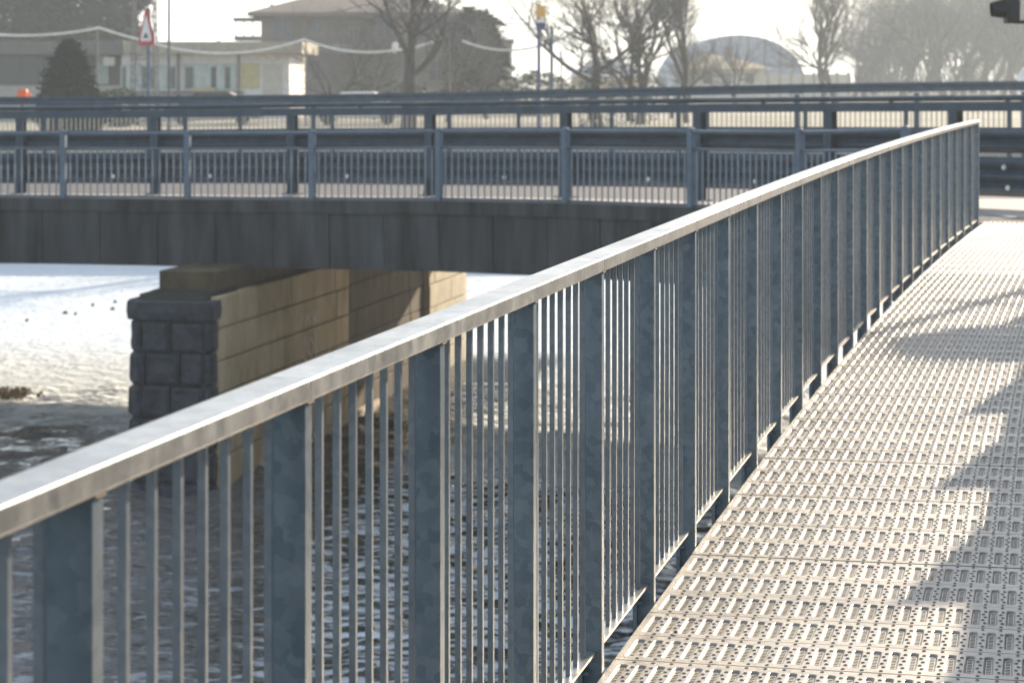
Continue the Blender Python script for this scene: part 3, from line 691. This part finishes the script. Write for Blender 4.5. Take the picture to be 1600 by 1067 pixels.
# rope garland
def garland(ptspx, Y, lab, name='rope_garland'):
    pts = []
    for (xa, ya), (xb, yb), sag in ptspx:
        for i in range(13):
            u = i/12; pts.append(at(xa+(xb-xa)*u, ya+(yb-ya)*u+sag*4*u*(1-u), Y))
    b = MB(); b.tube(pts, .055, 6); tag(b.obj(name, M_rope, smooth=True), lab, 'rope')
garland([((-60,45),(0,55),2),((0,55),(155,44),5),((155,44),(232,66),1),((232,66),(475,62),20),((475,62),(617,79),10),((617,79),(698,55),5)], 100, 'white rope garland sagging between poles in front of the buildings')
garland([((722,64),(850,70),12),((850,70),(905,40),6)], 104, 'faint pale rope garland right of the big bare tree')
for px, yt, lab in ((152,42,'thin pole holding the rope peak behind the cone shrub'),(478,60,'thin pole holding the rope at the low building corner'),(702,50,'thin pole holding the rope beside the big bare tree')):
    p = at(px, yt, 100.2); b = MB(); b.tube([(p.x,100.2,ZC-2.05),(p.x,100.2,p.z)], .035, 6); tag(b.obj('rope_pole', M_steel), lab, 'pole', 'poles holding the rope garland')
p = at(617, 76, 99.8); b = MB(); b.tube([p+Vector((0,0,-.22)),p+Vector((0,0,-.1)),p+Vector((0,0,.18)),p+Vector((0,0,.26))],[.06,.12,.12,.04],8); tag(b.obj('hanging_lantern', M_white, smooth=True), 'small white lantern hanging on the rope before the big tree', 'lantern')
# orange hydrant-like box
ob = thing('orange_machine', 'small bright orange motor unit behind the guard rail at far left', 'machine', (at(36,0,58).x, 58, ZC-2))
a = at(28,153,58); c = at(43,140,58); b = MB(); b.box((a.x,57.9,a.z-.0),(c.x,58.1,c.z)); b.obj('body', M_orange, ob, bevel=.03)
b = MB(); b.tube([(c.x-.02,58,c.z-.14),(c.x+.06,58,c.z-.10),(c.x+.07,58,c.z-.2)], .03, 6); b.obj('handle', M_orange, ob)
b = MB(); b.box((a.x+.08,57.95,ZC-2.0),(a.x+.14,58.05,a.z)); b.obj('stand', M_steel, ob)

# ================================================================= buildings
def bpart(nm, par, Y, x0, x1, y0, y1, m, d=.1, proud=0, bev=0):
    a = at(x0, y1, Y); c = at(x1, y0, Y); b = MB(); b.box((a.x, Y-proud, a.z), (c.x, Y-proud+d, c.z)); return b.obj(nm, m, par, bevel=bev)
def win(par, Y, x0, x1, y0, y1, fr, pane=M_glass, n=1, pr_=.06, curtain=None):
    f = bpart('window', par, Y, x0, x1, y0, y1, pane, .1, pr_)
    w = 1.2
    for xa, xb, ya, yb in ((x0-w,x0,y0-w,y1+w),(x1,x1+w,y0-w,y1+w),(x0,x1,y0-w,y0),(x0,x1,y1,y1+w)):
        bpart('frame', f, Y, xa, xb, ya, yb, fr, .12, pr_+.03)
    for k in range(1, n):
        xm = x0+(x1-x0)*k/n; bpart('mullion', f, Y, xm-.7, xm+.7, y0, y1, fr, .12, pr_+.03)
    return f
Y = 120
lb = thing('low_building', 'long low flat-roofed building with beige fascia at left', 'building', (at(225,0,Y).x, Y, ZC-2.05))
bpart('wall', lb, Y, 190, 452, 82, 187, M_white, 9)
bpart('wall', lb, Y+1.5, -160, 190, 82, 187, M_dim, 8)  # left wing's shade is put into the wall colour
bpart('roof_fascia', lb, Y, 197, 474, 66, 84, M_beige, 10, .9)
bpart('roof_fascia', lb, Y+.6, -160, 196.5, 65, 86, M_dim, 10, .9)  # same fascia, coloured dark for the shade on this wing
win(lb, Y, 190, 278, 103, 143, M_cream, M_curt, 4)
win(lb, Y, 288, 368, 101, 141, M_cream, M_curt, 5)
for k, (a, c) in enumerate(((192,197),(222,240),(262,274),(290,302),(330,338),(352,360))):
    bpart('dark_curtain', lb, Y, a, c, 105, 139, M_glass, .02, .09)
bpart('shutter', lb, Y, 376, 405, 99, 138, M_yell, .1, .08)
bpart('door', lb, Y, 411, 441, 100, 150, M_cream, .1, .06)
bpart('planter_shelf', lb, Y, 186, 380, 143, 147, M_dim, .5, .5)
bpart('planter_shelf', lb, Y, 300, 340, 138, 143, M_ochre, .3, .6)
win(lb, Y+1.5, 0, 130, 88, 132, M_dim, M_glass, 4); win(lb, Y+1.5, 150, 170, 88, 132, M_dim, M_curt, 1)
bpart('downpipe', lb, Y, 277, 281, 84, 150, M_dim, .1, .12); bpart('downpipe', lb, Y, 372, 374, 84, 150, M_dim, .1, .12)
bpart('box_unit', lb, Y, 163, 180, 90, 103, M_cream, .4, .3)
bpart('plinth', lb, Y+1.5, -160, 190, 134, 187, M_cream, .1, .12)

Y = 155
vl = thing('brick_villa', 'brown two-storey villa with hipped tile roof behind the big bare tree', 'house', (at(560,0,Y).x, Y, ZC-2.05))
bpart('wall', vl, Y, 408, 718, 20, 175, M_brick, 11)
a = at(389, 20, Y); c = at(737, 20, Y); zr = a.z; zt = at(0,-22,Y).z
b = MB(); b.add([(a.x,Y-1,zr),(c.x,Y-1,zr),(c.x,Y+12,zr),(a.x,Y+12,zr),(a.x+5.5,Y+5.5,zt),(c.x-5.5,Y+5.5,zt),(a.x,Y-1,zr-.25),(c.x,Y-1,zr-.25),(c.x,Y+12,zr-.25),(a.x,Y+12,zr-.25)],
    [(0,1,5,4),(1,2,5),(2,3,4,5),(3,0,4),(0,6,7,1),(1,7,8,2),(2,8,9,3),(3,9,6,0),(6,9,8,7)]); b.obj('roof', M_roof, vl)
for x0_, x1_, y0_, y1_ in ((429,454,28,56),(489,502,33,51),(547,559,45,64),(590,612,28,56),(650,672,28,56),(470,500,95,125),(560,590,95,125),(670,695,95,125)): win(vl, Y, x0_, x1_, y0_, y1_, M_slab, M_paneB, 2)
bpart('string_course', vl, Y, 408, 718, 76, 80, M_slab, .3, .2)
bpart('front_balcony', vl, Y, 520, 620, 70, 84, M_slab, 1.5, 1.4)
bpart('balcony', vl, Y, 366, 408, 57, 64, M_dim, 3)
for x_ in (367, 380, 394): bpart('balcony_post', vl, Y, x_, x_+2, 32, 57, M_dim, .1)
bpart('canopy', vl, Y, 364, 408, 28, 33, M_dim, 3)
bpart('chimney', vl, Y, 412, 417, 4, 18, M_roof, .5, -4)
Y = 175
v2 = thing('balcony_house', 'small pale house with balconies right of the dark evergreen', 'house', (at(787,0,Y).x, Y, ZC-2.05))
bpart('wall', v2, Y, 772, 800, 68, 170, M_cream, 6); bpart('roof_slab', v2, Y, 755, 803, 62, 68, M_dim, 7, 1)
for y_ in (104, 132): bpart('balcony', v2, Y, 776, 806, y_, y_+8, M_cream, 1.2, 1.2)
win(v2, Y, 777, 785, 74, 100, M_dim); win(v2, Y, 778, 786, 112, 130, M_dim)
for i in range(9): bpart('roof_railing', v2, Y, 752+i*4.2, 753+i*4.2, 50, 62, M_dim, .05)
bpart('roof_railing', v2, Y, 752, 790, 49, 50.5, M_dim, .05)
Y = 2600
for x0_, x1_, y_, lab in ((768,790,48,'faint hazy low apartment tower, leftmost of the distant three'),(794,812,12,'tallest faint tower block in the haze'),(815,838,34,'faint hazy tower block right of the tallest one')):
    t_ = thing('tower_block', lab, 'tower', (at((x0_+x1_)/2,0,Y).x, Y, ZC-2.05), group='distant tower blocks in the haze')
    bpart('wall', t_, Y, x0_, x1_, y_, 124, M_slab, 60)
    for k in range(3):
        xx = x0_+3+k*(x1_-x0_-6)/3; bpart('window_strip', t_, Y, xx, xx+2, y_+4, 120, M_glass, .2, .1)
Y = 190
yh = thing('ochre_house', 'small ochre house with grey hipped roof behind the ivy-clad tree', 'house', (at(950,0,Y).x, Y, ZC-2.05))
bpart('wall', yh, Y, 896, 1005, 119, 165, M_ochre, 8)
a = at(889, 120, Y); c = at(1012, 120, Y); zt = at(0,92,Y).z
b = MB(); b.add([(a.x,Y-.6,a.z),(c.x,Y-.6,a.z),(c.x,Y+9,a.z),(a.x,Y+9,a.z),(a.x+2,Y+4,zt),(c.x-2,Y+4,zt)], [(0,1,5,4),(1,2,5),(2,3,4,5),(3,0,4),(0,3,2,1)]); b.obj('roof', M_hang, yh)
win(yh, Y, 905, 925, 128, 150, M_dim); win(yh, Y, 958, 975, 128, 150, M_dim)
Y = 260
hg = thing('vaulted_hangar', 'large blue-grey barrel-vaulted hangar in the distance', 'hangar', (at(1160,0,Y).x, Y, ZC-2.05))
b = MB(); n = 24; c0 = at(1155,0,Y).x; rx = 105/F*Y; hz_ = ZC-2.05; top_ = at(0,55,Y).z-hz_
vs = []
for yy in (0, 30):
    for k in range(n+1):
        a = math.pi*k/n; vs.append((c0-rx*math.cos(a), Y+yy, hz_+top_*max(0,math.sin(a))**.75))
b.add(vs, [(k,k+1,n+2+k,n+1+k) for k in range(n)]+[tuple(range(n+1))]); b.obj('vault', M_hang, hg)
b = MB()
for k in range(1, n, 2):
    b.tube([(vs[k][0]*1, Y-.1, vs[k][2]-.2),(vs[k][0], Y-.1, hz_)], .12, 4)
b.obj('rib', M_slab, hg)
Y = 215
oh = thing('orange_roof_house', 'low pale house with orange tile roof before the hangar', 'house', (at(1150,0,Y).x, Y, ZC-2.05))
bpart('wall', oh, Y, 1085, 1195, 108, 165, M_cream, 7)
a = at(1075, 108, Y); c = at(1207, 108, Y); zt = at(0,86,Y).z
b = MB(); b.add([(a.x,Y-.8,a.z),(c.x,Y-.8,a.z),(c.x,Y+8,a.z),(a.x,Y+8,a.z),(a.x+1.5,Y+4,zt),(c.x-4,Y+4,zt)], [(0,1,5,4),(1,2,5),(2,3,4,5),(3,0,4),(0,3,2,1)]); b.obj('roof', M_ochre, oh)
bpart('chimney', oh, Y, 1138, 1148, 72, 92, M_roof, .5, -3)
for x_ in (1100, 1130, 1165): win(oh, Y, x_, x_+12, 116, 130, M_dim)
Y = 210
bw_ = thing('boundary_wall', 'long pale boundary wall between the hangar and the wood', 'wall', (at(1240,0,Y).x, Y, ZC-2.05))
bpart('wall', bw_, Y, 1195, 1330, 116, 165, M_cream, .4)
for k in range(8): bpart('pillar', bw_, Y, 1198+k*18, 1202+k*18, 113, 165, M_beige, .5, .1)
b = MB(); p = at(1600, 118, 60); b.tube([p+Vector((0,0,-1.6)),p+Vector((0,0,-.16)),p+Vector((0,0,-.02)),p+Vector((0,0,.09)),p+Vector((0,0,.14))],[.06,.17,.17,.11,.02],12)
tag(b.obj('globe_lamp', M_white, smooth=True), 'white rounded lamp head at the right edge above the guard rail', 'lamp')

# low fence and far kerb clutter seen under the rails
for px, lab in ((560,'white parked car far behind the bridge, left of the big tree'),(335,'dark parked car beyond the far railing at left')):
    pc = at(px, 0, 105); car = thing('parked_car', lab, 'car', (pc.x, 105, ZC-2.05)); mcar = M_white if px == 560 else M_black
    b = MB(); prf = [(-2.1,.3),(-2.1,.75),(-1.3,.9),(-.7,1.4),(.7,1.42),(1.4,.95),(2.05,.85),(2.1,.3)]
    vs = [(pc.x+x_, 105+y_, ZC-2.05+h_) for y_ in (-.8,.8) for x_, h_ in prf]; n = len(prf)
    b.add(vs, [tuple(range(n)), tuple(range(n,2*n))]+[(i,(i+1)%n,n+(i+1)%n,n+i) for i in range(n)]); b.obj('body', mcar, car, bevel=.06)
    b = MB(); b.box((pc.x-.62,104.17,ZC-2.05+.95),(pc.x+.62,104.21,ZC-2.05+1.3)); b.obj('side_window', M_glass, car)
    for x_ in (-1.3, 1.3): b = MB(); b.tube([(pc.x+x_,104.12,ZC-1.73),(pc.x+x_,104.4,ZC-1.73)], .31, 14); b.obj('wheel', M_black, car)

# ================================================================= vegetation
def bare(seed, H, spread=1.0, lev=5, trunk=.03, fork=.28, up=.35, twig=4, tl_f=.3):
    rr = random.Random(seed); T = MB(); K = MB()
    def grow(p, d, L, r, l):
        n = 4 if l < 2 else 3; pts = [p]; rads = [r]; q = p.copy(); dd = d.copy()
        for i in range(n):
            dd = (dd + Vector((rr.gauss(0,.13), rr.gauss(0,.13), rr.gauss(0,.08)+up*.12))).normalized(); q = q+dd*(L/n); pts.append(q.copy()); rads.append(r*(1-.45*(i+1)/n))
        (T if l < 3 else K).tube(pts, rads, 7 if l == 0 else (5 if l < 3 else 3), caps=False)
        if l >= lev: return
        nb = {0: rr.randint(3,4), 1: rr.randint(4,5), 2: rr.randint(3,5)}.get(l, twig)
        for k in range(nb):
            f = rr.uniform(fork if l == 0 else .25, 1.0); i = min(n-1, int(f*n)); b0 = pts[i].lerp(pts[i+1], f*n-i)
            a = rr.uniform(0, 6.283); tilt = rr.uniform(.45, 1.05)*spread
            u = dd.cross(Vector((0.1,.2,1))).normalized(); w = dd.cross(u)
            nd = (dd*math.cos(tilt)+(u*math.cos(a)+w*math.sin(a))*math.sin(tilt)); nd.z += .1*up; nd.normalize()
            grow(b0, nd, (L*rr.uniform(.95,1.35) if l == 0 else L*rr.uniform(.5,.74)), rads[i]*rr.uniform(.5,.68), l+1)
        grow(pts[-1], (dd+Vector((rr.gauss(0,.2),rr.gauss(0,.2),.1))).normalized(), L*.7, rads[-1]*.85, l+1)
    grow(Vector((0,0,0)), Vector((0,0,1)), H*tl_f, H*trunk, 0)
    return T.mesh('trunk', M_bark, True, False), K.mesh('crown', M_twig, False, False)
V = [bare(1, 10, 1.1, 5, .034, .6, .5, 3), bare(2, 10, .8, 5, .026, .4, .7, 3), bare(5, 10, .9, 5, .024, .35, .5, 3), bare(9, 10, .5, 5, .018, .2, .9, 3), bare(12, 10, 1.1, 5, .022, .3, .4, 3)]
def ivy_mesh(seed, H, r):
    rr = random.Random(seed); b = MB()
    for k in range(900):
        h = rr.uniform(0, H); a = rr.uniform(0, 6.28); q = r*(1.1-.5*h/H)*rr.uniform(.6,1.25); p = Vector((math.cos(a)*q, math.sin(a)*q, h)); s_ = rr.uniform(.08,.2)
        b.add([p, p+Vector((rr.uniform(-1,1),rr.uniform(-1,1),rr.uniform(-1,1)))*s_, p+Vector((rr.uniform(-1,1),rr.uniform(-1,1),rr.uniform(-1,1)))*s_], [(0,1,2)])
    return b.mesh('ivy', M_ivy, False, False)
IV = ivy_mesh(4, 4.2, .75)
def plant_tree(px, Y, v, H, rz, lab, ivy=False, grp=None, sx=1.0):
    p = at(px, 0, Y); t = thing('bare_tree', lab, 'tree', (p.x, Y, ZC-2.05), rz, grp); t.scale = (H/10*sx, H/10*sx, H/10)
    for nm, me in zip(('trunk','crown'), V[v]): o = bpy.data.objects.new(nm, me); C.objects.link(o); o.parent = t
    if ivy: o = bpy.data.objects.new('ivy', IV); C.objects.link(o); o.parent = t
plant_tree(638, 86, 0, 9.5, .6, 'big bare spreading tree standing before the brown villa')
plant_tree(935, 95, 0, 8.5, 2.4, 'bare tree with thick ivy-covered trunk in front of the ochre house', True)
plant_tree(1000, 105, 1, 9.0, 1.2, 'dense bare tree with ivy right of the ivy-trunked tree', True)
plant_tree(985, 112, 2, 8.5, 4.2, 'bare tree tangled behind the dense ivy tree')
plant_tree(1072, 108, 3, 9.5, .2, 'slender forked bare tree left of the hangar')
plant_tree(1050, 120, 4, 4.8, 1.5, 'low bare bushy tree at the foot of the slender forked tree')
plant_tree(1072, 150, 2, 6.0, 3.3, 'small bare tree standing before the left end of the hangar')
plant_tree(1150, 150, 4, 6.2, .9, 'small bare tree standing before the middle of the hangar')
plant_tree(1285, 165, 3, 12.5, 3.0, 'tall bare tree right of the hangar, leftmost of a pair')
plant_tree(1305, 175, 2, 10.5, 5.0, 'bare tree right of the hangar, second of a pair')
plant_tree(520, 112, 4, 6.0, 2.0, 'low bare thicket tree left of the big bare tree')
plant_tree(585, 118, 2, 6.0, .4, 'bare bushy tree just behind the big bare tree on its left')
plant_tree(700, 110, 4, 6.4, 3.9, 'bare bushy tree just behind the big bare tree on its right')
plant_tree(760, 118, 2, 5.5, 5.4, 'low bare bushy tree beside the small balcony house')
rw = random.Random(21)
words = ['first','second','third','fourth','fifth','sixth','seventh','eighth','ninth','tenth','eleventh','twelfth','thirteenth','fourteenth','fifteenth','sixteenth','seventeenth','eighteenth']
xs = [1365,1392,1410,1428,1446,1460,1476,1490,1505,1521,1536,1552,1568,1584,1602,1625,1350,1335]
order = sorted(range(len(xs)), key=lambda i: xs[i])
for rank, i in enumerate(order):
    Yt = rw.uniform(230, 330); v = rw.choice([1,2,3,4,2]); Hh = Yt/180*(rw.uniform(9.5, 12.5) if xs[i] > 1400 else rw.uniform(7.5, 9.5))
    plant_tree(xs[i], Yt, v, Hh, rw.uniform(0,6), 'hazy bare tree of the wood at right, %s from its left end' % words[rank], False, 'hazy bare trees of the wood at right', 1.15)
bu = MB(); rb_ = random.Random(8)
for k in range(5200):       # undergrowth under the wood
    px = rb_.uniform(1335, 1640); Yb = rb_.uniform(230, 320); p = at(px, 0, Yb); h = rb_.uniform(0, 1)**1.3*(4.6+4.6*smooth(1380,1450,px)); p.z = ZC-2.05+h
    d = Vector((rb_.gauss(0,.35), rb_.gauss(0,.35), rb_.uniform(.4,1.8))); bu.add([p, p+d, p+d*.5+Vector((.1,0,.05))], [(0,1,2)])
tag(bu.obj('undergrowth', M_twig, fix=False), 'tangled bare undergrowth beneath the wood at right', 'undergrowth', kind='stuff')

def leafy(name, lab, px, Y, H, Wd, m, shape, n=2600, ls=.16, seed=1, base=0, cat='tree'):
    rr = random.Random(seed); p0 = at(px, 0, Y); p0.z = ZC-2.05+base; t = thing(name, lab, cat, p0); b = MB()
    k = 0
    while k < n:
        u = rr.random(); a = rr.uniform(0, 6.28)
        r = shape(u)*Wd/2*(.55+.45*rr.random()**.5)*(1+.35*noise.noise(Vector((math.cos(a)*1.6, math.sin(a)*1.6, u*5+seed))))
        p = p0+Vector((math.cos(a)*r, math.sin(a)*r, u*H)); s_ = ls*rr.uniform(.6,1.5)
        d1 = Vector((rr.gauss(0,1),rr.gauss(0,1),rr.gauss(0,.6)))*s_; d2 = Vector((rr.gauss(0,1),rr.gauss(0,1),rr.gauss(0,.6)))*s_
        b.add([p, p+d1, p+d1*.4+d2], [(0,1,2)]); k += 1
    b.obj('foliage', m, t, fix=False)
    b = MB(); b.tube([p0+Vector((0,0,-base)), p0+Vector((0,0,H*.75))], [.16,.03], 7); b.obj('trunk', M_bark, t)
cone = lambda u: max(0,1-u)**.75*min(1, .55+u*2.5) + .02
oval = lambda u: math.sqrt(max(0, 1-(2*u-1)**2))
leafy('cone_shrub', 'dark green cone-shaped conifer shrub before the low building', 108, 88, 3.3, 3.1, M_everD, cone, 9000, .12, 3)
leafy('cedar_tree', 'big dark evergreen cedar behind the low building at left', 118, 160, 9.5, 8.6, M_ever, lambda u: .45+.55*oval(u)*(1 if u > .2 else .5), 12000, .34, 5)
leafy('cedar_tree', 'dark evergreen cedar cut by the left edge of the photo', 30, 165, 8.6, 6.5, M_ever, oval, 8000, .34, 6, 1)
leafy('evergreen_tree', 'dark evergreen right of the brown villa', 742, 135, 5.6, 3.4, M_everD, oval, 6000, .22, 9)
leafy('roof_shrub', 'tiny round shrub on the roof edge of the low building', 341, 128, .8, .45, M_shrub, oval, 300, .07, 12, 3.15, 'shrub')
leafy('hedge_shrub', 'olive green shrub at the foot of the bus stop sign', 838, 130, 2.2, 4.5, M_shrub, oval, 1500, .16, 14, 0, 'shrub')
leafy('hedge_shrub', 'green shrub at the foot of the villa left of the tree', 600, 125, 2.0, 5, M_shrub, oval, 1300, .16, 15, 0, 'shrub')
leafy('hedge_shrub', 'dark clipped shrub beyond the railing between cone shrub and sign', 185, 100, 1.5, 2.4, M_shrub, oval, 1000, .12, 16, 0, 'shrub')

# ================================================================= haze
b = MB(); b.box((-1500,-70,-1.2),(1500,3200,64)); hz = b.obj('haze', None)
hm = bpy.data.materials.new('haze_air'); hm.use_nodes = True; t = hm.node_tree
for n in list(t.nodes):
    if n.type == 'BSDF_PRINCIPLED': t.nodes.remove(n)
pv = t.nodes.new('ShaderNodeVolumePrincipled'); pv.inputs['Color'].default_value = (.84,.93,1,1); pv.inputs['Density'].default_value = .0007; pv.inputs['Anisotropy'].default_value = .3
t.links.new(pv.outputs[0], t.nodes['Material Output'].inputs['Volume'])
hz.data.materials.clear(); hz.data.materials.append(hm); tag(hz, 'pale even haze in the air over river and banks', 'haze', kind='stuff')
